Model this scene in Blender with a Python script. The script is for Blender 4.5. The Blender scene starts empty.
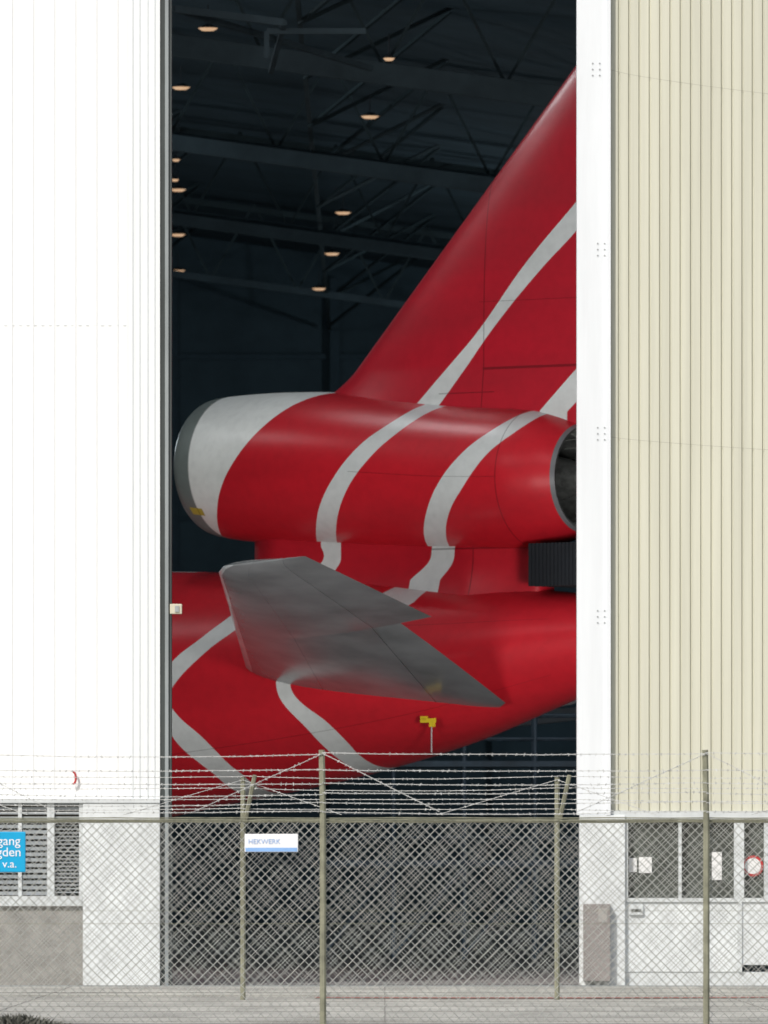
import bpy, bmesh, math, random
import numpy as np
from mathutils import Vector, Matrix
random.seed(7)
S = bpy.context.scene
S.view_settings.view_transform = 'Standard'
S.view_settings.look = 'None'
S.view_settings.exposure = 0
F = 9300.0           # focal length in picture widths units (px)
CAMZ = 1.7

# ------------------------------------------------------------------ helpers
def empty(name, loc=(0, 0, 0), rot=0):
    e = bpy.data.objects.new(name, None)
    e.location = loc; e.rotation_euler = (0, 0, rot)
    S.collection.objects.link(e); return e

def mesh_obj(name, verts, faces, mat=None, parent=None, smooth=False, attrs=None, recalc=True):
    me = bpy.data.meshes.new(name)
    me.from_pydata([tuple(map(float, v)) for v in verts], [], faces)
    if recalc:
        bm = bmesh.new(); bm.from_mesh(me)
        bmesh.ops.recalc_face_normals(bm, faces=bm.faces)
        bm.to_mesh(me); bm.free()
    if attrs:
        for k, vals in attrs.items():
            at = me.attributes.new(k, 'FLOAT', 'POINT')
            at.data.foreach_set('value', list(map(float, vals)))
    if smooth:
        me.polygons.foreach_set('use_smooth', [True] * len(me.polygons))
    if mat: me.materials.append(mat)
    o = bpy.data.objects.new(name, me)
    S.collection.objects.link(o)
    if parent: o.parent = parent
    return o

BOXF = [(0, 1, 3, 2), (4, 6, 7, 5), (0, 4, 5, 1), (2, 3, 7, 6), (0, 2, 6, 4), (1, 5, 7, 3)]
class Geo:
    """accumulates boxes / prisms in one mesh"""
    def __init__(s): s.v = []; s.f = []
    def box(s, x0, x1, y0, y1, z0, z1):
        b = len(s.v)
        for x in (x0, x1):
            for y in (y0, y1):
                for z in (z0, z1): s.v.append((x, y, z))
        s.f += [tuple(b + i for i in f) for f in BOXF]
    def rod(s, p0, p1, r, n=4, r1=None):
        p0 = Vector(p0); p1 = Vector(p1); d = (p1 - p0)
        if d.length < 1e-6: return
        d.normalize()
        up = Vector((0, 0, 1)) if abs(d.z) < .9 else Vector((1, 0, 0))
        u = d.cross(up).normalized(); w = d.cross(u)
        b = len(s.v); r1 = r if r1 is None else r1
        for p, rr in ((p0, r), (p1, r1)):
            for i in range(n):
                t = 2 * math.pi * (i + .5) / n
                s.v.append(tuple(p + u * rr * math.cos(t) + w * rr * math.sin(t)))
        for i in range(n):
            j = (i + 1) % n
            s.f.append((b + i, b + j, b + n + j, b + n + i))
        s.f.append(tuple(b + i for i in range(n))[::-1]); s.f.append(tuple(b + n + i for i in range(n)))
    def make(s, name, mat, parent=None, smooth=False, bevel=0):
        o = mesh_obj(name, s.v, s.f, mat, parent, smooth)
        if bevel:
            m = o.modifiers.new('b', 'BEVEL'); m.width = bevel; m.segments = 2
        return o

def box(name, x0, x1, y0, y1, z0, z1, mat, parent=None, bevel=0):
    g = Geo(); g.box(x0, x1, y0, y1, z0, z1); return g.make(name, mat, parent, bevel=bevel)

# ------------------------------------------------------------------ materials
def mat(name, col, rough=.6, metal=0., noise=.12, scale=(1, 1, 1), ns=2., emit=None, es=0, bump=0, spec=.5):
    m = bpy.data.materials.new(name); m.use_nodes = True
    nt = m.node_tree; N = nt.nodes; L = nt.links
    b = N['Principled BSDF']
    b.inputs['Roughness'].default_value = rough
    b.inputs['Metallic'].default_value = metal
    b.inputs['Specular IOR Level'].default_value = spec
    tc = N.new('ShaderNodeTexCoord'); mp = N.new('ShaderNodeMapping'); mp.inputs['Scale'].default_value = scale
    L.new(tc.outputs['Object'], mp.inputs['Vector'])
    nz = N.new('ShaderNodeTexNoise'); nz.inputs['Scale'].default_value = ns; nz.inputs['Detail'].default_value = 5
    nz.inputs['Roughness'].default_value = .65
    L.new(mp.outputs[0], nz.inputs['Vector'])
    mr = N.new('ShaderNodeMapRange'); mr.inputs[1].default_value = .3; mr.inputs[2].default_value = .7
    mr.inputs[3].default_value = 1 - noise * 1.5; mr.inputs[4].default_value = 1 + noise * .5
    L.new(nz.outputs[0], mr.inputs[0])
    mx = N.new('ShaderNodeVectorMath'); mx.operation = 'SCALE'
    mx.inputs[0].default_value = col[:3]; L.new(mr.outputs[0], mx.inputs['Scale'])
    L.new(mx.outputs[0], b.inputs['Base Color'])
    if bump:
        bp = N.new('ShaderNodeBump'); bp.inputs['Strength'].default_value = bump; bp.inputs['Distance'].default_value = .02
        L.new(nz.outputs[0], bp.inputs['Height']); L.new(bp.outputs[0], b.inputs['Normal'])
    if emit:
        b.inputs['Emission Color'].default_value = (*emit, 1); b.inputs['Emission Strength'].default_value = es
    return m

RED = (.56, .013, .024); WHITE = (.66, .68, .67)
AMIN, ARNG = -4., 18.

def paint(name, base=RED, stripes=(), lines=(), hlines=(), patches=(), lip=None):
    """livery painted in the part's own (a,t) surface coordinates.
       stripes: (curveL, curveR, tmin, tmax, colour) ; curves = [(t,a)...] or None"""
    m = bpy.data.materials.new(name); m.use_nodes = True
    nt = m.node_tree; N = nt.nodes; L = nt.links; b = N['Principled BSDF']
    b.inputs['Specular IOR Level'].default_value = .45
    A = N.new('ShaderNodeAttribute'); A.attribute_name = 'pa'; a = A.outputs['Fac']
    T = N.new('ShaderNodeAttribute'); T.attribute_name = 'pt'; t = T.outputs['Fac']
    def mth(op, x, y=None):
        n = N.new('ShaderNodeMath'); n.operation = op
        for i, q in enumerate((x, y)):
            if q is None: continue
            if isinstance(q, (int, float)): n.inputs[i].default_value = q
            else: L.new(q, n.inputs[i])
        return n.outputs[0]
    def curve(pts):
        n = N.new('ShaderNodeFloatCurve'); c = n.mapping.curves[0]
        n.mapping.extend = 'HORIZONTAL'
        P = sorted(pts); Q = []
        for q in P:
            if not Q or q[0] - Q[-1][0] > .008: Q.append(q)
        Q = [(min(max(x, 0), 1), min(max((y - AMIN) / ARNG, 0), 1)) for x, y in Q]
        c.points[0].location = Q[0]; c.points[1].location = Q[-1]
        for q in Q[1:-1]: c.points.new(*q)
        for p in c.points: p.handle_type = 'AUTO_CLAMPED'
        n.mapping.update()
        L.new(t, n.inputs['Value'])
        return mth('ADD', mth('MULTIPLY', n.outputs[0], ARNG), AMIN)
    col = None
    def mixc(prev, fac, c):
        n = N.new('ShaderNodeMix'); n.data_type = 'RGBA'
        L.new(fac, n.inputs[0])
        if prev is None: n.inputs[6].default_value = (*base, 1)
        else: L.new(prev, n.inputs[6])
        n.inputs[7].default_value = (*c, 1)
        return n.outputs[2]
    for (cl, cr, t0, t1, c) in stripes:
        f = mth('MULTIPLY', mth('GREATER_THAN', t, t0), mth('LESS_THAN', t, t1))
        if cl is not None: f = mth('MULTIPLY', f, mth('GREATER_THAN', a, curve(cl)))
        if cr is not None: f = mth('MULTIPLY', f, mth('LESS_THAN', a, curve(cr)))
        col = mixc(col, f, c)
    for (a0, a1, t0, t1, c) in patches:
        f = mth('MULTIPLY', mth('GREATER_THAN', t, t0), mth('LESS_THAN', t, t1))
        f = mth('MULTIPLY', f, mth('MULTIPLY', mth('GREATER_THAN', a, a0), mth('LESS_THAN', a, a1)))
        col = mixc(col, f, c)
    if col is None:
        rgb = N.new('ShaderNodeRGB'); rgb.outputs[0].default_value = (*base, 1); col = rgb.outputs[0]
    # thin panel joints
    jf = None
    for l in lines:
        q = mth('LESS_THAN', mth('ABSOLUTE', mth('SUBTRACT', a, l)), .012)
        jf = q if jf is None else mth('MAXIMUM', jf, q)
    for (h, a0, a1, w) in hlines:
        q = mth('LESS_THAN', mth('ABSOLUTE', mth('SUBTRACT', t, h)), w)
        q = mth('MULTIPLY', q, mth('MULTIPLY', mth('GREATER_THAN', a, a0), mth('LESS_THAN', a, a1)))
        jf = q if jf is None else mth('MAXIMUM', jf, q)
    # grime
    tc = N.new('ShaderNodeTexCoord')
    def noise(sc, det, scale):
        mp = N.new('ShaderNodeMapping'); mp.inputs['Scale'].default_value = sc
        L.new(tc.outputs['Object'], mp.inputs[0])
        nz = N.new('ShaderNodeTexNoise'); nz.inputs['Scale'].default_value = scale; nz.inputs['Detail'].default_value = det
        L.new(mp.outputs[0], nz.inputs['Vector']); return nz.outputs[0]
    n1 = noise((.5, 1, 1.6), 6, .7); n2 = noise((1, 1, 1), 4, 6.)
    mr = N.new('ShaderNodeMapRange'); mr.inputs[1].default_value = .32; mr.inputs[2].default_value = .6
    mr.inputs[3].default_value = .85; mr.inputs[4].default_value = 1.0; L.new(n1, mr.inputs[0])
    mr2 = N.new('ShaderNodeMapRange'); mr2.inputs[1].default_value = .3; mr2.inputs[2].default_value = .6
    mr2.inputs[3].default_value = .92; mr2.inputs[4].default_value = 1.0; L.new(n2, mr2.inputs[0])
    g = mth('MULTIPLY', mr.outputs[0], mr2.outputs[0])
    if jf is not None: g = mth('MULTIPLY', g, mth('SUBTRACT', 1.0, mth('MULTIPLY', jf, .5)))
    sc = N.new('ShaderNodeVectorMath'); sc.operation = 'SCALE'
    L.new(col, sc.inputs[0]); L.new(g, sc.inputs['Scale'])
    L.new(sc.outputs[0], b.inputs['Base Color'])
    rr = N.new('ShaderNodeMapRange'); rr.inputs[3].default_value = .44; rr.inputs[4].default_value = .26
    L.new(n1, rr.inputs[0]); L.new(rr.outputs[0], b.inputs['Roughness'])
    # slight skin waviness between frames
    bp = N.new('ShaderNodeBump'); bp.inputs['Strength'].default_value = .25; bp.inputs['Distance'].default_value = .012
    n3 = noise((1, 1, 1), 2, 1.6); L.new(n3, bp.inputs['Height']); L.new(bp.outputs[0], b.inputs['Normal'])
    return m

# ================================================================== AIRLINER
TH = math.radians(40); C, SN = math.cos(TH), math.sin(TH)
OX, OY = -3.27, 180.
plane = empty('airliner', (OX, OY, 0), math.radians(140))
def proj(a, p, z):
    X = OX + C * a - SN * p; Y = OY - SN * a - C * p
    return 384 + F * X / Y, 880 - F * (z - CAMZ) / Y

def catmull(xs, ys):
    xs = np.array(xs, float); ys = np.array(ys, float)
    if xs[0] > xs[-1]: xs = xs[::-1]; ys = ys[::-1]
    d = np.diff(ys) / np.diff(xs); m = np.zeros_like(ys)
    m[0] = d[0]; m[-1] = d[-1]
    for i in range(1, len(xs) - 1):
        m[i] = 0 if d[i - 1] * d[i] <= 0 else 2 * d[i - 1] * d[i] / (d[i - 1] + d[i])
    def f(x):
        x = np.clip(x, xs[0], xs[-1]); i = np.clip(np.searchsorted(xs, x) - 1, 0, len(xs) - 2)
        h = xs[i + 1] - xs[i]; s = (x - xs[i]) / h
        return ((2*s**3-3*s**2+1)*ys[i] + (s**3-2*s**2+s)*h*m[i] + (-2*s**3+3*s**2)*ys[i+1] + (s**3-s**2)*h*m[i+1])
    return f
nac_a = [0, .04, .15, .4, 1.0, 2, 3, 5, 7, 8.1, 8.7, 9.25]
nac_r = catmull(nac_a, [1.20, 1.26, 1.32, 1.365, 1.42, 1.47, 1.49, 1.46, 1.39, 1.32, 1.19, 1.0])
nac_z = catmull([0, 3, 5, 7, 9.25], [9.68, 9.55, 9.40, 9.27, 9.22])
fus_a = [-43.5, -43, -41.5, -39, -36, -30, -12, -6, -1, 3, 6, 9, 11.3, 12.6]
fus_r = catmull(fus_a, [.1, .8, 1.75, 2.55, 2.95, 3.0, 3.0, 2.85, 2.36, 1.98, 1.55, .98, .5, .12])
fus_z = catmull(fus_a, [4.0, 4.0, 4.1, 4.4, 4.65, 4.7, 4.7, 4.88, 5.33, 5.55, 5.75, 6.1, 6.3, 6.4])

def surf_round(rf, zf):
    return lambda a, t: (rf(a) * np.cos(t * np.pi - np.pi / 2), zf(a) + rf(a) * np.sin(t * np.pi - np.pi / 2))
FZ0, FZ1 = 10., 19.
surf_fin = lambda a, t: (a * 0 + .22, FZ0 + t * (FZ1 - FZ0))
PZ0, PZ1 = 6.5, 9.0; PW = .55
surf_pyl = lambda a, t: (a * 0 + PW, PZ0 + t * (PZ1 - PZ0))
def solve(surf, pts, arange=(-3.5, 13)):
    aa, tt = np.meshgrid(np.linspace(*arange, 420), np.linspace(0, 1, 241))
    p, z = surf(aa, tt); px, py = proj(aa, p, z); out = []
    for (x, y) in pts:
        k = np.argmin((px - x) ** 2 + (py - y) ** 2); a0, t0 = aa.flat[k], tt.flat[k]
        a2, t2 = np.meshgrid(np.linspace(a0 - .06, a0 + .06, 31), np.clip(np.linspace(t0 - .006, t0 + .006, 31), 0, 1))
        p2, z2 = surf(a2, t2); qx, qy = proj(a2, p2, z2)
        k = np.argmin((qx - x) ** 2 + (qy - y) ** 2); out.append((float(t2.flat[k]), float(a2.flat[k])))
    return out
NS = surf_round(nac_r, nac_z); FS = surf_round(fus_r, fus_z)

def loft(name, a_list, rf, zf, m, seg=96, cap=False, ry=1.0):
    v = []; f = []; pa = []; pt = []
    for a in a_list:
        for i in range(seg):
            ph = 2 * math.pi * i / seg
            p = math.cos(ph); q = math.sin(ph)
            v.append((-a, rf(a) * p * ry, zf(a) + rf(a) * q)); pa.append(a)
            pt.append((math.asin(max(-1, min(1, q))) + math.pi / 2) / math.pi)
    for j in range(len(a_list) - 1):
        for i in range(seg):
            k = (i + 1) % seg
            f.append((j*seg+i, j*seg+k, (j+1)*seg+k, (j+1)*seg+i))
    if cap:
        f.append(tuple(range(seg))); f.append(tuple(range((len(a_list)-1)*seg, len(a_list)*seg)))
    return mesh_obj(name, v, f, m, plane, True, {'pa': pa, 'pt': pt})

# nacelle livery
capR = solve(NS, [(335,393),(300,402),(265,425),(238,455),(222,485),(217,510),(222,536)])
s1L = solve(NS, [(424,405),(395,420),(360,445),(335,475),(320,505),(316,530),(320,548)])
s1R = solve(NS, [(446,406),(405,427),(372,455),(351,482),(339,510),(336,530),(341,549)])
s2L = solve(NS, [(540,410),(500,425),(465,450),(440,480),(427,510),(424,535),(430,549)])
s2R = solve(NS, [(560,411),(518,430),(486,455),(464,485),(450,510),(446,535),(452,550)])
GREYLIP = (.17, .20, .19)
m_nac = paint('nacelle_paint', stripes=[(None, capR, -1, 2, (.80, .82, .79)), (s1L, s1R, -1, 2, WHITE), (s2L, s2R, -1, 2, WHITE)],
              patches=[(-.1, .50, -1, 2, GREYLIP), (.30, .64, .26, .30, (.50, .40, .06)), (9.16, 9.4, -1, 2, (.16, .16, .17))],
              lines=[.51, 8.08], hlines=[(.5, 4.6, 8.1, .0012)])
loft('centre_engine_nacelle', list(np.concatenate([np.linspace(0, .5, 12), np.linspace(.6, 9.25, 90)])), nac_r, nac_z, m_nac)
m_duct = mat('duct_metal', (.07, .075, .08), .6, .2)
m_duct2 = mat('nozzle_metal', (.13, .135, .13), .5, .5, noise=.4, ns=5)
loft('inlet_duct', [0, .02, .1, .4, 1.5, 2.5], catmull([0, .02, .1, .4, 1.5, 2.5], [1.20, 1.15, 1.10, 1.05, 1.1, 1.1]), nac_z, m_duct)
loft('inlet_fan', [2.3, 2.31], lambda a: 1.1 if a < 2.305 else .05, nac_z, m_duct)
loft('exhaust_nozzle', [9.25, 9.24, 9.0, 8.4, 7.6], catmull([7.6, 8.4, 9.0, 9.24, 9.25], [.8, .86, .92, .95, 1.0]), nac_z, m_duct2)
loft('exhaust_back', [7.6, 7.61], lambda a: .9 if a < 7.605 else .3, nac_z, m_duct)
loft('exhaust_plug', [7.6, 8.2, 8.8, 9.3, 9.7], catmull([7.6, 8.2, 8.8, 9.3, 9.7], [.5, .48, .36, .2, .03]), nac_z, m_duct2)
# stiffener rings and struts in the nozzle
g = Geo()
for a_, r_ in ((9.05, .90), (8.7, .875)):
    for i in range(40):
        t0 = 2 * math.pi * i / 40; t1 = 2 * math.pi * (i + 1) / 40
        g.rod((-a_, r_ * math.cos(t0), 9.22 + r_ * math.sin(t0)), (-a_, r_ * math.cos(t1), 9.22 + r_ * math.sin(t1)), .02, 4)
for i in range(24):
    t0 = 2 * math.pi * i / 24; g.rod((-9.2, .93 * math.cos(t0), 9.22 + .93 * math.sin(t0)), (-8.2, .85 * math.cos(t0), 9.22 + .85 * math.sin(t0)), .012, 4)
g.make('nozzle_stiffeners', mat('nozzle_ribs', (.25, .26, .24), .5, .4), plane)

# fuselage livery
f1L = solve(FS, [(320,566),(300,572),(240,608),(205,635),(172,662),(157,690),(172,736),(215,775),(232,789)])
f1R = solve(FS, [(345,570),(325,574),(242,624),(208,650),(172,688),(168,697),(172,708),(205,740),(242,774)])
f2L = solve(FS, [(420,575),(385,592),(300,655),(276,684),(310,732),(340,760),(355,769)])
f2R = solve(FS, [(450,578),(414,602),(320,662),(290,683),(330,725),(350,745),(378,766)])
m_fus = paint('fuselage_paint', stripes=[(f1L, f1R, -1, 2, WHITE), (f2L, f2R, -1, 2, WHITE),
        ([(0, -4), (1, -4)], [(0, -.3), (1, -.3)], .965, 2, WHITE)],
        patches=[(-60, -9, .45, 2, WHITE)],
        lines=[-2.5, 10.2], hlines=[(.30, -3, 9, .0010), (.66, 4, 9, .0010)])
loft('fuselage', list(np.concatenate([np.linspace(-43.5, -12, 60), np.linspace(-11.5, 12.6, 120)])), fus_r, fus_z, m_fus, cap=True)

# fin
def le(z):
    l = 3.17 + (z - 10.98) * .972
    if z < 11.45: l -= (11.45 - z) ** 2 * .9
    return l
def te(z): return 10.9 + (z - 10.5) * .39
fL = solve(surf_fin, [(585,193),(577,203),(530,262),(480,335),(450,372),(424,407)], (0, 14))
fR = solve(surf_fin, [(590,215),(577,232),(545,268),(500,325),(475,362),(447,407)], (0, 14))
g2L = solve(surf_fin, [(600,340),(572,374),(543,411)], (0, 14)); g2R = solve(surf_fin, [(600,372),(577,401),(568,412)], (0, 14))
lt = lambda y, x=530: solve(surf_fin, [(x, y)], (0, 14))[0][0]
m_fin = paint('fin_paint', base=(.47, .011, .025), stripes=[(fL, fR, -1, 2, WHITE), (g2L, g2R, -1, 2, WHITE)],
              hlines=[(lt(367), 7.0, 9.9, .0028), (lt(392, 500), 6.0, 7.3, .0012), (lt(300), 6.9, 12, .0006)], lines=[7.02])
def airfoil(n=22):
    xs = [(1 - math.cos(math.pi * i / n)) / 2 for i in range(n + 1)]
    th = lambda x: 5 * (.2969*math.sqrt(x) - .126*x - .3516*x*x + .2843*x**3 - .1036*x**4)
    up = [(x, th(x)) for x in xs]
    return up[::-1] + [(x, -y) for x, y in up[1:-1]]
AF = airfoil()
v = []; f = []; pa = []; pt = []; zs = list(np.linspace(10.2, 12, 26)) + list(np.linspace(12.2, 18.1, 30)) + [18.3, 18.42]
for z in zs:
    l, tE = le(z), te(z); thk = .10 if z < 18.2 else (.07 if z < 18.4 else .01)
    fl = 1 + max(0, 11.4 - z) * .25
    if z > 18.2: l += .25 * (z - 18.1) / .3
    for (x, y) in AF:
        a = l + x * (tE - l); v.append((-a, y * thk * (tE - l) * fl, z)); pa.append(a); pt.append((z - FZ0) / (FZ1 - FZ0))
n = len(AF)
for j in range(len(zs) - 1):
    for i in range(n): k = (i + 1) % n; f.append((j*n+i, j*n+k, (j+1)*n+k, (j+1)*n+i))
f.append(tuple(range(n))); f.append(tuple(range((len(zs)-1)*n, len(zs)*n)))
mesh_obj('vertical_fin', v, f, m_fin, plane, True, {'pa': pa, 'pt': pt})

# pylon between nacelle and fuselage
p1L = solve(surf_pyl, [(321,546),(324,556),(316,570)]); p1R = solve(surf_pyl, [(341,546),(341,558),(335,572)])
p2L = solve(surf_pyl, [(432,547),(430,560),(412,580)]); p2R = solve(surf_pyl, [(455,547),(453,562),(442,580)])
m_pyl = paint('pylon_paint', base=(.50, .012, .024), stripes=[(p1L, p1R, -1, 2, WHITE), (p2L, p2R, -1, 2, WHITE)], lines=[6.9], hlines=[(.58, 5.9, 8.4, .007)])
v = []; f = []; pa = []; pt = []; prof = []
for i in range(40):
    s = i / 39; a = 1.05 + s * 7.2
    w = PW * (math.sqrt(s / .12) if s < .12 else 1) * (1 if s < .8 else 1 - (s - .8) * 3.2)
    prof.append((a, max(w, .02)))
zl = list(np.linspace(6.6, 8.9, 16))
for z in zl:
    k = 1 + .5 * max(0, (7.75 - z)) ** 1.6
    ring = [(a, w * k) for a, w in prof] + [(a, -w * k) for a, w in prof[::-1]]
    for a, w in ring: v.append((-a, w, z)); pa.append(a); pt.append((z - PZ0) / (PZ1 - PZ0))
n = len(ring)
for j in range(len(zl) - 1):
    for i in range(n): k = (i + 1) % n; f.append((j*n+i, j*n+k, (j+1)*n+k, (j+1)*n+i))
mesh_obj('engine_pylon', v, f, m_pyl, plane, True, {'pa': pa, 'pt': pt})
# dark ribbed equipment under the nozzle
m_dk = mat('dark_rubber', (.012, .015, .02), .8)
g = Geo()
for i in range(26):
    a = 8.4 + i * .09; g.box(-(a + .06), -a, -.7, .72, 7.2, 8.0)
g.box(-10.8, -8.4, -.66, .7, 7.22, 7.98); g.make('nozzle_shroud', m_dk, plane)

# tailplane
m_stab = bpy.data.materials.new('stabiliser_grey'); m_stab.use_nodes = True
nt = m_stab.node_tree; N = nt.nodes; L = nt.links; b = N['Principled BSDF']; b.inputs['Roughness'].default_value = .2
b.inputs['Metallic'].default_value = .3
T = N.new('ShaderNodeAttribute'); T.attribute_name = 'pt'
cr = N.new('ShaderNodeValToRGB'); cr.color_ramp.interpolation = 'CONSTANT'
e = cr.color_ramp.elements; e[0].position = 0; e[0].color = (.75, .77, .78, 1); e[1].position = .03; e[1].color = (.34, .35, .36, 1)
for pos, c in ((.70, .15), (.705, .30), (.30, .25), (.303, .33)):
    q = e.new(pos); q.color = (c, c * 1.03, c * 1.06, 1)
L.new(T.outputs['Fac'], cr.inputs[0])
tc = N.new('ShaderNodeTexCoord'); nz = N.new('ShaderNodeTexNoise'); nz.inputs['Scale'].default_value = .9; nz.inputs['Detail'].default_value = 6
L.new(tc.outputs['Object'], nz.inputs['Vector'])
mr = N.new('ShaderNodeMapRange'); mr.inputs[1].default_value = .3; mr.inputs[2].default_value = .7; mr.inputs[3].default_value = .7; mr.inputs[4].default_value = 1.15
L.new(nz.outputs[0], mr.inputs[0]); sc = N.new('ShaderNodeVectorMath'); sc.operation = 'SCALE'
L.new(cr.outputs[0], sc.inputs[0]); L.new(mr.outputs[0], sc.inputs['Scale']); L.new(sc.outputs[0], b.inputs['Base Color'])
def wing(name, secs, side, m, thk=.10):
    """secs: (p, aLE, zLE, aTE, zTE, thickness[, aft-part length factor])"""
    v = []; f = []; pt = []; pa = []
    for sec in secs:
        p, a0, z0, a1, z1, tk = sec[:6]; kk = sec[6] if len(sec) > 6 else 1
        c = a1 - a0
        for (x, y) in AF:
            u = x if x < .7 else .7 + (x - .7) * kk
            v.append((-(a0 + u * c), side * p, z0 + (z1 - z0) * u + y * tk * c)); pt.append(x); pa.append(a0 + u * c)
    n = len(AF)
    for j in range(len(secs) - 1):
        for i in range(n): k = (i + 1) % n; f.append((j*n+i, j*n+k, (j+1)*n+k, (j+1)*n+i))
    f.append(tuple(range(n))); f.append(tuple(range((len(secs)-1)*n, len(secs)*n)))
    o = mesh_obj(name, v, f, m, plane, True, {'pt': pt, 'pa': pa})
    md = o.modifiers.new('e', 'EDGE_SPLIT'); md.split_angle = math.radians(40)
    return o
LEr = (2., 2.5, 5.80); LEt = (10., 8.75, 7.33)
def LE(p): s = (p - 2) / 8; return (LEr[1] + (LEt[1]-LEr[1]) * s, LEr[2] + (LEt[2]-LEr[2]) * s)
for side, nm in ((1, 'port'), (-1, 'starboard')):
    secs = []
    for p in (.4, 1.0, 1.4, 2.6, 3.8, 5.0):
        l = LE(p); s = (p - 1.4) / 3.6
        a1 = 8.14 + .59 * s; a1v = 8.6 + 1.01 * s; z1 = 5.13 + 1.38 * s
        if p < .9: a1 = 7.3
        cv = a1v - l[0]
        secs.append((p, *l, a1v, z1, .10, (a1 - l[0] - .7 * cv) / (.3 * cv)))
    for p in (5.01, 6.5, 8, 9.5, 9.85, 10.0):
        l = LE(p); s = (p - 5) / 5; a1 = 9.61 + 1.22 * s; z1 = 6.51 + .95 * s
        a0 = l[0]; tk = .10
        if p > 9.6: a0 += (p - 9.6) ** 2 * 2.0; tk = .08 if p < 9.9 else .02
        secs.append((p, a0, l[1], a1, z1, tk, 1))
    wing(nm + '_stabiliser', secs, side, m_stab)
# main wings, pods, gear (stand further forward inside the hangar)
m_wing = mat('wing_grey', (.30, .31, .33), .4, .3)
m_tyre = mat('tyre', (.02, .02, .02), .8); m_strut = mat('gear_steel', (.4, .41, .42), .4, .5)
for side, nm in ((1, 'port'), (-1, 'starboard')):
    wing(nm + '_wing', [(1.5, -26, 3.2, -15.5, 3.0, .12), (8, -21, 3.8, -13.5, 3.7, .11), (23, -9.5, 5.4, -7, 5.4, .09)], side, m_wing)
    g = Geo()
    for da in (-.85, .85):
        for dp in (-.65, .65):
            g.rod((18.5 + da, side * 5.3 + dp - .22, .66), (18.5 + da, side * 5.3 + dp + .22, .66), .66, 24)
    g.make(nm + '_main_wheels', m_tyre, plane)
    g = Geo(); g.rod((18.5, side * 5.3, .66), (18.5, side * 5.0, 3.6), .2, 12); g.rod((17.6, side * 5.3, .66), (19.4, side * 5.3, .66), .12, 8)
    g.make(nm + '_main_strut', m_strut, plane)
    g = Geo(); r = [1.1, 1.35, 1.4, 1.2, .7]; xs = [26.8, 25.5, 23.8, 22.2, 20.6]
    for i in range(4): g.rod((xs[i], side * 8.2, 2.2), (xs[i+1], side * 8.2, 2.2), r[i], 24, r[i+1])
    g.make(nm + '_engine_pod', m_wing, plane, True)
g = Geo(); g.rod((37, -.55, .5), (37, -.2, .5), .5, 20); g.rod((37, .2, .5), (37, .55, .5), .5, 20); g.make('nose_wheels', m_tyre, plane)
g = Geo(); g.rod((37, 0, .5), (37, 0, 2.2), .14, 10); g.make('nose_strut', m_strut, plane)
# yellow warning flag under the tail + drain mast
m_yel = mat('yellow_flag', (.75, .55, .02), .6)
g = Geo(); a_, p_ = 6.40, 1.25
g.box(-a_-.17, -a_+.17, p_-.03, p_+.03, 4.66, 4.74); g.box(-a_-.16, -a_-.05, p_-.02, p_+.03, 4.58, 4.66); g.box(-a_+.02, -a_+.17, p_-.02, p_+.03, 4.72, 4.78)
g.make('control_lock_flag', m_yel, plane)
g = Geo(); g.rod((-a_, p_ - .1, 4.7), (-a_, p_ - .1, 4.10), .015, 6); g.make('drain_mast', m_strut, plane)

# ================================================================== HANGAR
Y0 = 150.
fx = lambda px: (px - 384) * Y0 / F
fz = lambda py: CAMZ + (880 - py) * Y0 / F
H = empty('hangar')
m_white = mat('door_white', (.87, .88, .88), .5, noise=.02, scale=(1, 1, .12), ns=1.2)
m_white2 = mat('door_white_edge', (.80, .83, .84), .5, noise=.05, scale=(2, 1, .1), ns=1.5)
m_beige = mat('cladding_beige', (.61, .605, .50), .55, noise=.09, scale=(3, 1, .07), ns=1.3)
m_post = mat('door_post_white', (.76, .79, .82), .45, noise=.05, scale=(2, 1, .15), ns=1.4)
m_gpier = mat('pier_paint', (.70, .73, .74), .6, noise=.12, scale=(1.5, 1, .5), ns=2)
m_dedge = mat('door_edge_dark', (.05, .06, .06), .6, noise=.3, scale=(1, 1, .2))
m_gedge = mat('door_edge_grey', (.30, .33, .34), .5, noise=.2, scale=(1, 1, .2))
m_block = mat('plinth_concrete', (.30, .29, .27), .85, noise=.22, ns=4, bump=.3)
m_frame = mat('window_frame', (.62, .65, .66), .5)
m_louv = mat('louvre', (.32, .35, .37), .5, noise=.15)
m_glass = mat('window_glass', (.03, .04, .042), .08, noise=.4, ns=1.2, spec=.9)
m_glass2 = mat('office_glass', (.09, .10, .09), .15, noise=.5, ns=1.0, spec=.7)
m_box = mat('cabinet_brown', (.26, .235, .225), .6)
m_bolt = mat('bolt', (.40, .42, .43), .5, .3)
TOP = 27.
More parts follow.
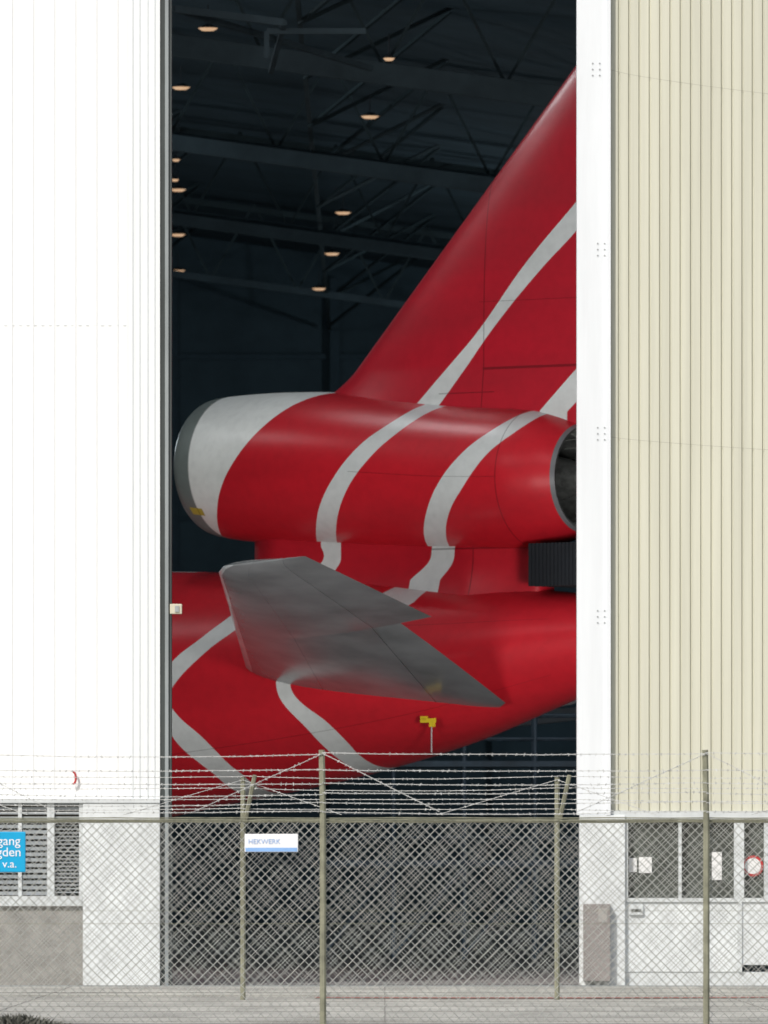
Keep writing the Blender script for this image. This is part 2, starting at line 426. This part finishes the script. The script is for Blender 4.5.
# left leaf
box('left_leaf', -60, fx(126), Y0, Y0 + .35, fz(800), TOP, m_white, H)
box('left_leaf_stile', fx(126), fx(160), Y0 - .006, Y0 + .35, fz(800), TOP, m_white2, H)
g = Geo()
x = fx(126) - .17
while x > -14: g.box(x, x + .04, Y0 - .009, Y0, fz(800), TOP); x -= .34
g.make('left_leaf_ribs', m_white, H)
g = Geo()
for px in (131, 138, 146, 153): g.box(fx(px), fx(px) + .03, Y0 - .018, Y0 - .006, fz(800), TOP)
g.make('left_stile_ribs', m_white2, H)
g = Geo()
i = 0
while fx(126) - i * .12 > -14:
    xx = fx(126) - i * .12; g.box(xx - .05, xx, Y0 - .012, Y0 - .0095, fz(325) - .008, fz(325) + .004); i += 1
g.make('left_leaf_seam', m_white2, H)
box('left_edge_seal', fx(160), fx(165), Y0 + .02, Y0 + .5, 0, TOP, m_dedge, H)
box('left_edge_rail', fx(165), fx(168.5), Y0 - .03, Y0 + .45, 0, TOP, m_gedge, H)
box('left_edge_gasket', fx(168.5), fx(171.5), Y0, Y0 + .4, 0, TOP, m_dedge, H)
box('left_pier', fx(83), fx(160), Y0 - .08, Y0 + .35, 0, fz(803), m_gpier, H, .01)
box('left_sill_band', -60, fx(160), Y0 - .1, Y0 + .3, fz(803) + .002, fz(799), m_frame, H)
box('left_plinth', -60, fx(83) - .003, Y0 - .02, Y0 + .3, 0, fz(906), m_block, H)
box('left_window_sill', -60, fx(83) - .003, Y0 - .09, Y0 + .3, fz(906), fz(896), m_frame, H)
box('left_back_wall', -60, fx(83) - .003, Y0 + .12, Y0 + .3, fz(896), fz(803), m_glass, H)
g = Geo()
for px in (81, 49, 52.5, 20, -12, -44, -76, -110): g.box(fx(px) - .03, fx(px) + .03, Y0 - .03, Y0 + .12, fz(896), fz(803))
g.box(-14, fx(79), Y0 - .028, Y0 + .12, fz(823), fz(820)); g.make('left_window_frames', m_frame, H)
g = Geo(); z = fz(895)
while z < fz(824):
    g.box(-14, fx(48), Y0 + .0, Y0 + .05, z, z + .055); z += .09
z = fz(893)
while z < fz(824):
    g.box(fx(54), fx(79), Y0 + .05, Y0 + .1, z, z + .02); z += .06
z = fz(819)
while z < fz(805):
    g.box(-14, fx(79), Y0 + .02, Y0 + .06, z, z + .04); z += .075
g.make('left_louvres', m_louv, H)
# little cream actuator box and red hose hook
box('door_limit_switch', fx(170), fx(182), Y0 - .06, Y0 + .1, fz(614), fz(604), mat('cream', (.62, .58, .46), .5), H, .01)
box('door_limit_lever', fx(175), fx(179), Y0 - .08, Y0 - .06, fz(612), fz(606), m_bolt, H)
g = Geo(); m_redp = mat('red_paint', (.45, .03, .03), .5)
for i in range(8):
    t0 = math.pi * (i / 8 - .5); t1 = math.pi * ((i + 1) / 8 - .5)
    g.rod((fx(73) + .05 * math.cos(t0), Y0 - .08, fz(778) + .10 * math.sin(t0)), (fx(73) + .05 * math.cos(t1), Y0 - .08, fz(778) + .10 * math.sin(t1)), .018, 6)
g.make('left_hook', m_redp, H)
# right post + cladding
box('right_post', fx(577), fx(609), Y0 - .1, Y0 + .5, fz(815), TOP, m_post, H, .008)
box('right_post_strip', fx(606), fx(610.5), Y0 - .13, Y0 - .1, fz(815), TOP, m_post, H)
box('right_pier', fx(579.5), fx(625), Y0 - .12, Y0 + .5, 0, fz(815.2), m_gpier, H, .01)
g = Geo()
for py in (70, 250, 434, 617, -110):
    for dx in (-3.5, 3.5):
        for dy in (-6, 0, 6): g.rod((fx(596 + dx + (py > 100) * 5), Y0 - .1, fz(py + dy)), (fx(596 + dx + (py > 100) * 5), Y0 - .11, fz(py + dy)), .014, 8)
g.make('post_bolts', m_bolt, H)
v = []; f = []; x = fx(611); pitch = 10.3 * Y0 / F
zt, zb = TOP, fz(811)
prof = [(0, 0), (.66, 0), (.72, .03), (.84, .03), (.90, 0)]
while x < 45:
    for (u, d) in prof: v.append((x + u * pitch, Y0 + d, zb)); v.append((x + u * pitch, Y0 + d, zt))
    x += pitch
for i in range(len(v) // 2 - 1): f.append((2*i, 2*i+2, 2*i+3, 2*i+1))
mesh_obj('corrugated_cladding', v, f, m_beige, H, recalc=False)
box('cladding_backing', fx(609) + .003, 45, Y0 + .06, Y0 + .3, fz(811), TOP, m_beige, H)
g = Geo()
# shallow sheet laps, slightly sloping as on the real leaf
for (ya, yb) in ((70, 98), (437, 452)):
    for i in range(24):
        xa = fx(611 + i * 16); zz = fz(ya + (yb - ya) * (i / 12) ** .8)
        zz2 = fz(ya + (yb - ya) * ((i + 1) / 12) ** .8)
        g.rod((xa, Y0 + .002, zz), (fx(611 + (i + 1) * 16), Y0 + .002, zz2), .004, 4)
g.make('cladding_laps', mat('lap_seam', (.40, .39, .32), .6), H)  # laps in a darker tone than the cladding
box('right_head', fx(609) + .003, 45, Y0 - .05, Y0 + .3, fz(819), fz(811) - .002, m_frame, H)
# office strip at the bottom right
box('right_panel', fx(625), fx(738), Y0 - .02, Y0 + .3, fz(972), fz(902), m_gpier, H, .01)
box('right_kick', fx(625), 45, Y0 + .0, Y0 + .3, 0, fz(972), m_frame, H)
box('right_panel_b', fx(742), 45, Y0 - .02, Y0 + .3, fz(965), fz(902), m_gpier, H, .01)
box('right_glazing', fx(625), 45, Y0 + .1, Y0 + .3, fz(900), fz(819), m_glass2, H)
g = Geo()
for px, w in ((626, 2), (680, 1.6), (739, 5), (767, 3), (820, 3), (870, 3), (920, 3)): g.box(fx(px - w), fx(px + w), Y0 - .06, Y0 + .1, fz(898), fz(819))
g.box(fx(738), fx(742), Y0 - .05, Y0 + .2, fz(972), fz(902)); g.box(fx(625), 45, Y0 - .055, Y0 + .1, fz(902), fz(898))
g.make('right_frames', m_frame, H)
m_paper = mat('paper', (.8, .8, .8), .7)
g = Geo(); g.box(fx(629), fx(637), Y0 + .08, Y0 + .098, fz(872), fz(858)); g.box(fx(639), fx(652), Y0 + .08, Y0 + .098, fz(873), fz(857))
g.box(fx(712), fx(722), Y0 + .08, Y0 + .098, fz(880), fz(852)); g.make('window_notices', m_paper, H)
g = Geo(); g.rod((fx(753), Y0 + .05, fz(866)), (fx(753), Y0 + .085, fz(866)), .17, 28); g.make('round_sign_rim', m_redp, H)
g = Geo(); g.rod((fx(753), Y0 + .045, fz(866)), (fx(753), Y0 + .06, fz(866)), .13, 28); g.make('round_sign_face', m_paper, H)
g = Geo(); g.box(fx(629), fx(643), Y0 - .07, Y0 - .02, fz(915), fz(905)); g.make('letterbox', m_frame, H, bevel=.006)
box('right_letter_slot', fx(631), fx(641), Y0 - .075, Y0 - .07, fz(912), fz(909), m_dedge, H)
box('pier_cabinet', fx(583), fx(610), Y0 - .3, Y0 - .12, fz(981), fz(904), m_box, H, .01)
box('pier_cabinet_plate', fx(598), fx(607), Y0 - .305, Y0 - .3, fz(922), fz(908), mat('cab_plate', (.36, .34, .32), .6), H)
# lintel, shell
m_shell = mat('interior_steel', (.085, .135, .165), .9, noise=.2, ns=.3)  # bluish lift of hazy air put into the wall and roof colour
box('lintel', fx(171.5), fx(577), Y0 + .1, Y0 + .5, 17.5, TOP, m_white, H)
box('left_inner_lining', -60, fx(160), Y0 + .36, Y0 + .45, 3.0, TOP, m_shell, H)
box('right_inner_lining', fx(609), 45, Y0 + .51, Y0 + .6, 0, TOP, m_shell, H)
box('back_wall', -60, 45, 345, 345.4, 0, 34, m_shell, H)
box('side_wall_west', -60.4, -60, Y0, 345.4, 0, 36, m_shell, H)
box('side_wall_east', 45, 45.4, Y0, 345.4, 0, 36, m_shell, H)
RS = .135
rz = lambda X: 24.6 - RS * X
v = [(-60.5, Y0, rz(-60)), (45.5, Y0, rz(45)), (45.5, 345.5, rz(45)), (-60.5, 345.5, rz(-60))]
v += [(x, y, z + .4) for x, y, z in v]
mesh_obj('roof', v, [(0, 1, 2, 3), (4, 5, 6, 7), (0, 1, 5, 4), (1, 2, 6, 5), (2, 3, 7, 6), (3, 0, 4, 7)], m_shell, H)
# front gable filler above leaves
v = [(-60.5, Y0 + .1, 26.8), (45.5, Y0 + .1, 26.8), (-60.5, Y0 + .1, 33.2)]
v += [(x, y + .3, z) for x, y, z in v]
mesh_obj('front_gable', v, [(0, 1, 2), (3, 4, 5), (0, 1, 4, 3), (1, 2, 5, 4), (2, 0, 3, 5)], m_white, H)
# roof trusses
m_truss = mat('truss_steel', (.082, .12, .14), .85, noise=.25, ns=.6)  # tone kept near the shell's, standing in for haze
m_web = mat('truss_web_steel', (.055, .085, .095), .85, noise=.25, ns=.6)  # web tone also drawn towards the background in place of haze
g = Geo(); gw = Geo()
lc = lambda X, Z0=21.7: Z0 - RS * X
for d in (168, 199, 229, 260, 291, 322):
    for i in range(-18, 14):
        xa, xb = i * 3., (i + 1) * 3.
        g.rod((xa, d, lc(xa)), (xb, d, lc(xb)), .17, 4)
        gw.rod((xa, d, lc(xa)), ((xa + xb) / 2, d, rz(xa) - .3), .055, 4); gw.rod(((xa + xb) / 2, d, rz(xa) - .3), (xb, d, lc(xb)), .055, 4)
        gw.rod((xa, d, rz(xa) - .3), (xb, d, rz(xb) - .3), .14, 4)
for X in range(-50, 45, 8):
    for d in range(152, 344, 8): gw.rod((X, d, lc(X) + .1), (X, d + 8, lc(X) + .1), .08, 4)
    for d in range(160, 340, 15): gw.rod((X, d, lc(X)), (X + 4, d + 7.5, rz(X) - .3), .06, 4); gw.rod((X + 4, d + 7.5, rz(X) - .3), (X, d + 15, lc(X)), .06, 4)
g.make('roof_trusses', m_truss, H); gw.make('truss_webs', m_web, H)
g = Geo()
# overhead crane girders (solid web) hanging below the trusses
for d, th in ((226, .26), (257, .22), (288, .18)):
    for i in range(-8, 7):
        xa, xb = i * 2.5, (i + 1) * 2.5; b0 = len(g.v)
        for X in (xa, xb):
            for yy in (d, d + .35):
                for s in (-th, th): g.v.append((X, yy, lc(X, 21.3) + s))
        g.f += [tuple(b0 + i_ for i_ in ff) for ff in BOXF]
# crane trolley frame near top
g.rod((-4.6, 205, 20.9), (-2.2, 205, 20.6), .11, 4); g.rod((-2.2, 205, 20.6), (-2.6, 214, 20.3), .08, 4); g.rod((-4.6, 205, 20.9), (-.3, 212, 20.2), .09, 4)
g.rod((-2.6, 206, 20.5), (-.4, 206, 20.5), .09, 4); g.rod((-2.6, 206, 20.5), (-2.6, 206, 19.9), .08, 4)
g.make('crane_girders', m_truss, H)
# wall girts on back wall
g = Geo()
for z in range(3, 24, 3): g.box(-55, 44, 344.7, 344.98, z, z + .2)
for X in range(-50, 44, 6): g.box(X, X + .35, 344.4, 344.69, 0, 24)
g.make('back_wall_girts', mat('girts', (.075, .12, .15), .9), H)
# hangar floor
m_floor = mat('hangar_floor_concrete', (.24, .24, .235), .5, noise=.2, ns=.5)
mesh_obj('hangar_floor', [(-60, Y0 + .1, .008), (45, Y0 + .1, .008), (45, 345, .008), (-60, 345, .008)], [(0, 1, 2, 3)], m_floor, H)

# ---- ceiling lamps
m_shade = mat('lamp_shade', (.05, .06, .07), .8)
m_bulb = mat('lamp_lens', (.7, .6, .45), .4, emit=(1., .62, .36), es=.62)
def ceiling_lamp(X, Y, Z, r=.26, watts=0, col=(1, .93, .86)):
    e = empty('ceiling_lamp', (X, Y, Z))
    g = Geo(); g.rod((0, 0, .02), (0, 0, .12), r, 16, r * .35); g.rod((0, 0, .12), (0, 0, .6), .015, 6); g.make('shade', m_shade, e)
    g = Geo(); g.rod((0, 0, -.04), (0, 0, .018), r * .6, 20, r * .97); g.make('lens', m_bulb, e)
    if watts:
        l = bpy.data.lights.new('fill_bulb', 'POINT'); l.energy = watts; l.color = col; l.shadow_soft_size = .8
        o = bpy.data.objects.new('fill_bulb', l); o.location = (0, 0, -.95); o.parent = e; S.collection.objects.link(o)
def lamp_px(x, y, Hh, r=.25):
    d = F * (Hh - CAMZ) / (880 - y); ceiling_lamp((x - 384) * d / F, d, Hh, r)
for (x, y) in ((370,117),(353,169),(343,213),(332,254),(319,289)): lamp_px(x, y, 22)
for (x, y) in ((181,88),(179,145),(178,190),(178,235),(178,271)): lamp_px(x, y, 22.8)
lamp_px(208, 29, 22.6)
for (x, y) in ((176,160),(175,180)): lamp_px(x, y, 22.8, .12)
lamp_px(389, 59, 21.2, .14)
for X in (-20, -5, 10):  # added lamps above the frame, fill light for the aircraft
    for Y in (160, 178): ceiling_lamp(X, Y, 20.6 - RS * X, .3, 850, (.95, .97, 1))
for X, Y in ((-30, 235), (24, 295)): ceiling_lamp(X, Y, 17 - RS * X, .3, 5600, (.80, .93, 1))  # added lamps out of view at the sides, lifting the dark interior
# added fill spots, unseen behind the door frame, to light the aircraft flank
def fill_spot(X, Y, Z, tgt, W, size=math.radians(75)):
    e = empty('added_fill_spot', (X, Y, Z))
    g = Geo(); g.box(-.25, .25, -.15, .05, -.2, .2); g.rod((0, -.15, 0), (0, -.5, .1), .04, 6); g.make('fill_spot_housing', m_shade, e)
    l = bpy.data.lights.new('fill_spot_light', 'SPOT'); l.energy = W; l.spot_size = size; l.spot_blend = .9; l.shadow_soft_size = 2.2; l.color = (1, .985, .96)
    o = bpy.data.objects.new('fill_spot_light', l); o.parent = e; o.location = (0, .12, 0)
    o.rotation_euler = (Vector(tgt) - Vector((X, Y, Z))).to_track_quat('-Z', 'Y').to_euler(); S.collection.objects.link(o)
fill_spot(-10, Y0 + 2.5, 5, (0, 178, 6), 6500)
fill_spot(9, Y0 + 2.5, 4, (2, 176, 5.0), 10500)

# maintenance platform behind the tail
e = empty('maintenance_platform', (3.2, 197, 0))
m_plat = mat('platform_blue', (.05, .09, .13), .6, noise=.3)
g = Geo()
for X in np.arange(-4.5, 5, 1.5):
    for Yy in (0, 2): g.rod((X, Yy, 0), (X, Yy, 5.2), .05, 6)
for z in (2, 4.1): g.box(-4.6, 4.6, -.1, 2.1, z, z + .12)
for z in (4.7, 5.2, 2.6, 3.1):
    g.rod((-4.5, 0, z), (4.5, 0, z), .03, 6); g.rod((-4.5, 2, z), (4.5, 2, z), .03, 6)
for i in range(6): g.rod((-4.5 + i * 1.5, 0, .1), (-3 + i * 1.5, 0, 2), .035, 6)
g.make('frame', m_plat, e)

# ================================================================== GROUND
m_apron = mat('apron_concrete', (.43, .42, .385), .85, noise=.28, ns=.7, scale=(1, .25, 1), bump=.2)
mesh_obj('ground', [(-2500, -500, 0), (2500, -500, 0), (2500, 4000, 0), (-2500, 4000, 0)], [(0, 1, 2, 3)], m_apron)
g = Geo(); g.box(-20, 20, 149.2, 149.32, .0, .008); g.box(-20, 20, 148.7, 148.8, .0, .008); g.make('door_track', m_gedge)
m_joint = mat('joint', (.24, .23, .21), .9)
g = Geo()
for X in np.arange(-30, 31, 5): g.box(X, X + .02, 60, 149, -.01, .004)
for Y in np.arange(70, 149, 5): g.box(-30, 30, Y, Y + .05, -.01, .005)
g.make('apron_joints', m_joint)
m_rl = mat('red_line', (.45, .20, .17), .8, noise=.4, ns=3)
v = []; f = []
for i in range(25):
    X = -1 + i * .5; Yc = 133.5 + .06 * (X - 2) ** 2
    v += [(X, Yc - .6, .009), (X, Yc + .6, .009)]
for i in range(24): f.append((2*i, 2*i+2, 2*i+3, 2*i+1))
mesh_obj('taxi_marking', v, f, m_rl)
v = [(-20, 141, .012), (20, 139.5, .012), (20, 139.9, .012), (-20, 141.4, .012)]
mesh_obj('apron_edge_line', v, [(0, 1, 2, 3)], mat('worn_white', (.60, .59, .55), .8, noise=.4, ns=3))

# ================================================================== FENCES
m_wire = mat('galvanised_wire', (.50, .51, .48), .6, .1, noise=.25, ns=9)
m_barb = mat('barbed_wire', (.58, .59, .58), .6, .1, noise=.2, ns=9)
m_fpost = mat('fence_post_paint', (.25, .25, .18), .7, noise=.3, ns=5)
def fence(Y, x0, span, zmesh, ztop, zwires, pitch, wr, lean, braces):
    e = empty('chain_link_fence', (0, Y, 0))
    xa, xb = x0 - 2 * span, x0 + 3 * span
    hgt = zmesh - .04; V = []; Fc = []
    # woven diagonals (short segments follow the slight crimp of real wire), clipped to the panel
    k = xa - hgt; c3 = [(math.cos(2.094 * i + .5) * wr, math.sin(2.094 * i + .5) * wr) for i in range(3)]
    while k < xb:
        for sgn, yo in ((1, 0), (-1, .006)):
            a, b_ = (k, k + hgt) if sgn > 0 else (k + hgt, k)
            lo, hi = max(xa, min(a, b_)), min(xb, max(a, b_))
            if hi - lo > .05:
                n = max(2, int((hi - lo) / pitch * 1.0)); b0 = len(V); drift = 0
                for q in range(n + 1):
                    X = lo + (hi - lo) * q / n; Z = .04 + (X - a) / (b_ - a) * hgt
                    drift = drift * .8 + random.uniform(-.004, .004)
                    for (u, w) in c3: V.append((X + drift + u * .7, yo + w, Z + drift - sgn * u * .7))
                for q in range(n):
                    for i in range(3):
                        j = (i + 1) % 3; o_ = b0 + q * 3
                        Fc.append((o_ + i, o_ + j, o_ + 3 + j, o_ + 3 + i))
        k += pitch
    mesh_obj('chain_mesh', V, Fc, m_wire, e, recalc=False)
    g = Geo(); i = 0
    X = xa
    posts = []
    while X <= xb + .01: posts.append(X); X += span
    for X in posts:
        g.rod((X, -.05, 0), (X, -.05, zmesh + .03), .04, 8)
        g.rod((X, -.05, zmesh + .03), (X + lean[0] * .5, -.05, ztop), .038, 8)
        if lean[1]: g.rod((X + .03, -.05, zmesh + .0), (X + lean[1], -.25, ztop + .02), .032, 6)
        for z in (.4, 1.0, 1.6, 2.2): g.rod((X - .045, -.01, z), (X + .045, -.01, z + .01), .006, 4)
    g.make('posts', m_fpost, e)
    g = Geo()
    for z in (zmesh, zmesh + .035): 
        n = int((xb - xa) / .4); pr = None
        for q in range(n + 1):
            P = (xa + (xb - xa) * q / n, 0, z + random.uniform(-.004, .004))
            if pr: g.rod(pr, P, .012 if z == zmesh else .007, 6)
            pr = P
    for z in (.06, zmesh * .5):
        for q in range(40): g.rod((xa + (xb - xa) * q / 40, 0, z), (xa + (xb - xa) * (q + 1) / 40, 0, z), .003, 4)
    g.make('tension_rail', m_fpost, e)
    g = Geo()
    def barbed(P0, P1, sag=.02):
        P0 = Vector(P0); P1 = Vector(P1); Ln = (P1 - P0).length; n = max(2, int(Ln / .3)); pr = None
        for q in range(n + 1):
            s = q / n; P = P0.lerp(P1, s); P.z -= sag * 4 * s * (1 - s) - random.uniform(-.004, .004)
            if pr is not None: g.rod(pr, P, .0045, 3)
            pr = P
        nb = int(Ln / .085)
        for q in range(nb):
            s = (q + random.random() * .5) / nb; P = P0.lerp(P1, s); P.z -= sag * 4 * s * (1 - s)
            for _ in range(2):
                d = Vector((random.uniform(-1, 1), random.uniform(-1, 1), random.uniform(-1, 1))).normalized() * .019
                g.rod(P - d, P + d, .0035, 3)
    for i in range(len(posts) - 1):
        for z in zwires:
            s0 = (z - zmesh) / (ztop - zmesh) * lean[0] * .5
            barbed((posts[i] + s0, -.09, z), (posts[i + 1] + s0, -.09, z + random.uniform(-.015, .015)), random.uniform(.005, .045))
    for i, X in enumerate(posts):
        for (dx, z1) in braces: barbed((X, -.1, ztop - .04), (X + dx, -.1, z1), 0)
    mesh_obj('barbed_strands', g.v, g.f, m_barb, e, recalc=False)
    return e
zA = lambda y: CAMZ + (880 - y) * 108 / F
zB = lambda y: CAMZ + (880 - y) * 132 / F
fence(108., (323 - 384) * 108 / F, 4.45, zA(821), zA(750), [zA(y) for y in (753, 770, 783, 793, 803, 812)], .112, .0046, (-.03, 0), [(1.35, zA(812)), (-1.5, zA(812))])
fence(132., (243 - 384) * 132 / F, 4.457, zB(822), zB(777), [zB(y) for y in (776, 788, 799, 809)], .112, .0030, (0, .17), [(1.4, zB(815)), (-1.7, zB(815))])

# ---- signs
def text(body, size, loc, m, parent, align='LEFT'):
    c = bpy.data.curves.new('lettering', 'FONT'); c.body = body; c.size = size; c.extrude = .002; c.align_x = align
    o = bpy.data.objects.new('lettering', c); o.location = loc; o.rotation_euler = (math.pi / 2, 0, 0); o.data.materials.append(m)
    o.parent = parent; S.collection.objects.link(o)
ax = lambda px: (px - 384) * 108 / F
m_cy = mat('sign_blue', (.0, .36, .66), .4, noise=.05); m_sw = mat('sign_white', (.85, .86, .88), .4, noise=.03)
e = empty('no_entry_notice_sign', (ax(26), 107.9, zA(852)))
box('board', -1.05, 0, -.02, 0, -.235, .235, m_cy, e, .01)
text('Doorgang', .15, (-.06, -.024, .08), m_sw, e, 'RIGHT'); text('onbevoegden', .15, (-.05, -.024, -.05), m_sw, e, 'RIGHT'); text('v.a.', .13, (-.10, -.024, -.18), m_sw, e, 'RIGHT')
e = empty('fence_maker_sign', (ax(271.5), 107.88, zA(843)))
box('board', -.31, .31, -.02, 0, -.105, .105, m_sw, e, .006)
box('band', -.30, .30, -.023, -.021, -.10, -.055, mat('band_blue', (.25, .45, .8), .5), e)
text('HEKWERK', .08, (-.27, -.024, -.01), mat('pale_blue', (.35, .5, .8), .5), e); 

# ---- weeds at the foot of the fence
m_weed = mat('weeds', (.13, .13, .11), .8, noise=.4, ns=6)
def weeds(name, cx, cy, w, h, n):
    v = []; f = []
    for i in range(n):
        X = cx + random.gauss(0, w); Yy = cy + random.gauss(0, .15); hh = h * math.exp(-((X - cx) / (w * 1.6)) ** 2) * random.uniform(.4, 1.1)
        dx, dy = random.uniform(-.1, .1), random.uniform(-.1, .1); t = random.uniform(0, math.pi); wd = .012
        b0 = len(v)
        v += [(X - wd * math.cos(t), Yy - wd * math.sin(t), 0), (X + wd * math.cos(t), Yy + wd * math.sin(t), 0),
              (X + dx * .6 + wd * math.cos(t), Yy + dy * .6 + wd * math.sin(t), hh * .6), (X + dx * .6 - wd * math.cos(t), Yy + dy * .6 - wd * math.sin(t), hh * .6), (X + dx * 1.4, Yy + dy * 1.4, hh)]
        f += [(b0, b0+1, b0+2, b0+3), (b0+3, b0+2, b0+4)]
    mesh_obj(name, v, f, m_weed, recalc=False)
weeds('weed_clump', -4.25, 107.6, .32, .16, 700)

# ================================================================== LIGHT + CAMERA
sd = Vector((-.40, -.62, .68)).normalized()      # towards the sun
W = bpy.data.worlds.new('World'); S.world = W; W.use_nodes = True
nt = W.node_tree; sky = nt.nodes.new('ShaderNodeTexSky'); sky.sky_type = 'NISHITA'; sky.sun_disc = False
sky.sun_elevation = math.asin(sd.z); sky.sun_rotation = math.atan2(sd.x, sd.y) % (2 * math.pi)
sky.air_density = 1.2; sky.dust_density = 3.0
nt.links.new(sky.outputs[0], nt.nodes['Background'].inputs[0]); nt.nodes['Background'].inputs[1].default_value = .1
l = bpy.data.lights.new('sun', 'SUN'); l.energy = 3.3; l.angle = math.radians(3); l.color = (1, .97, .92)
o = bpy.data.objects.new('sun', l); o.rotation_euler = (-sd).to_track_quat('-Z', 'Y').to_euler(); S.collection.objects.link(o)
cam = bpy.data.cameras.new('camera'); cam.sensor_fit = 'VERTICAL'; cam.sensor_height = 24; cam.lens = F / 1024 * 24
cam.shift_y = (880 - 512) / 1024; cam.clip_start = 1; cam.clip_end = 6000
cam.dof.use_dof = True; cam.dof.focus_distance = 130; cam.dof.aperture_fstop = 3.2
o = bpy.data.objects.new('camera', cam); o.location = (0, 0, CAMZ); o.rotation_euler = (math.pi / 2, 0, 0); S.collection.objects.link(o)
S.camera = o
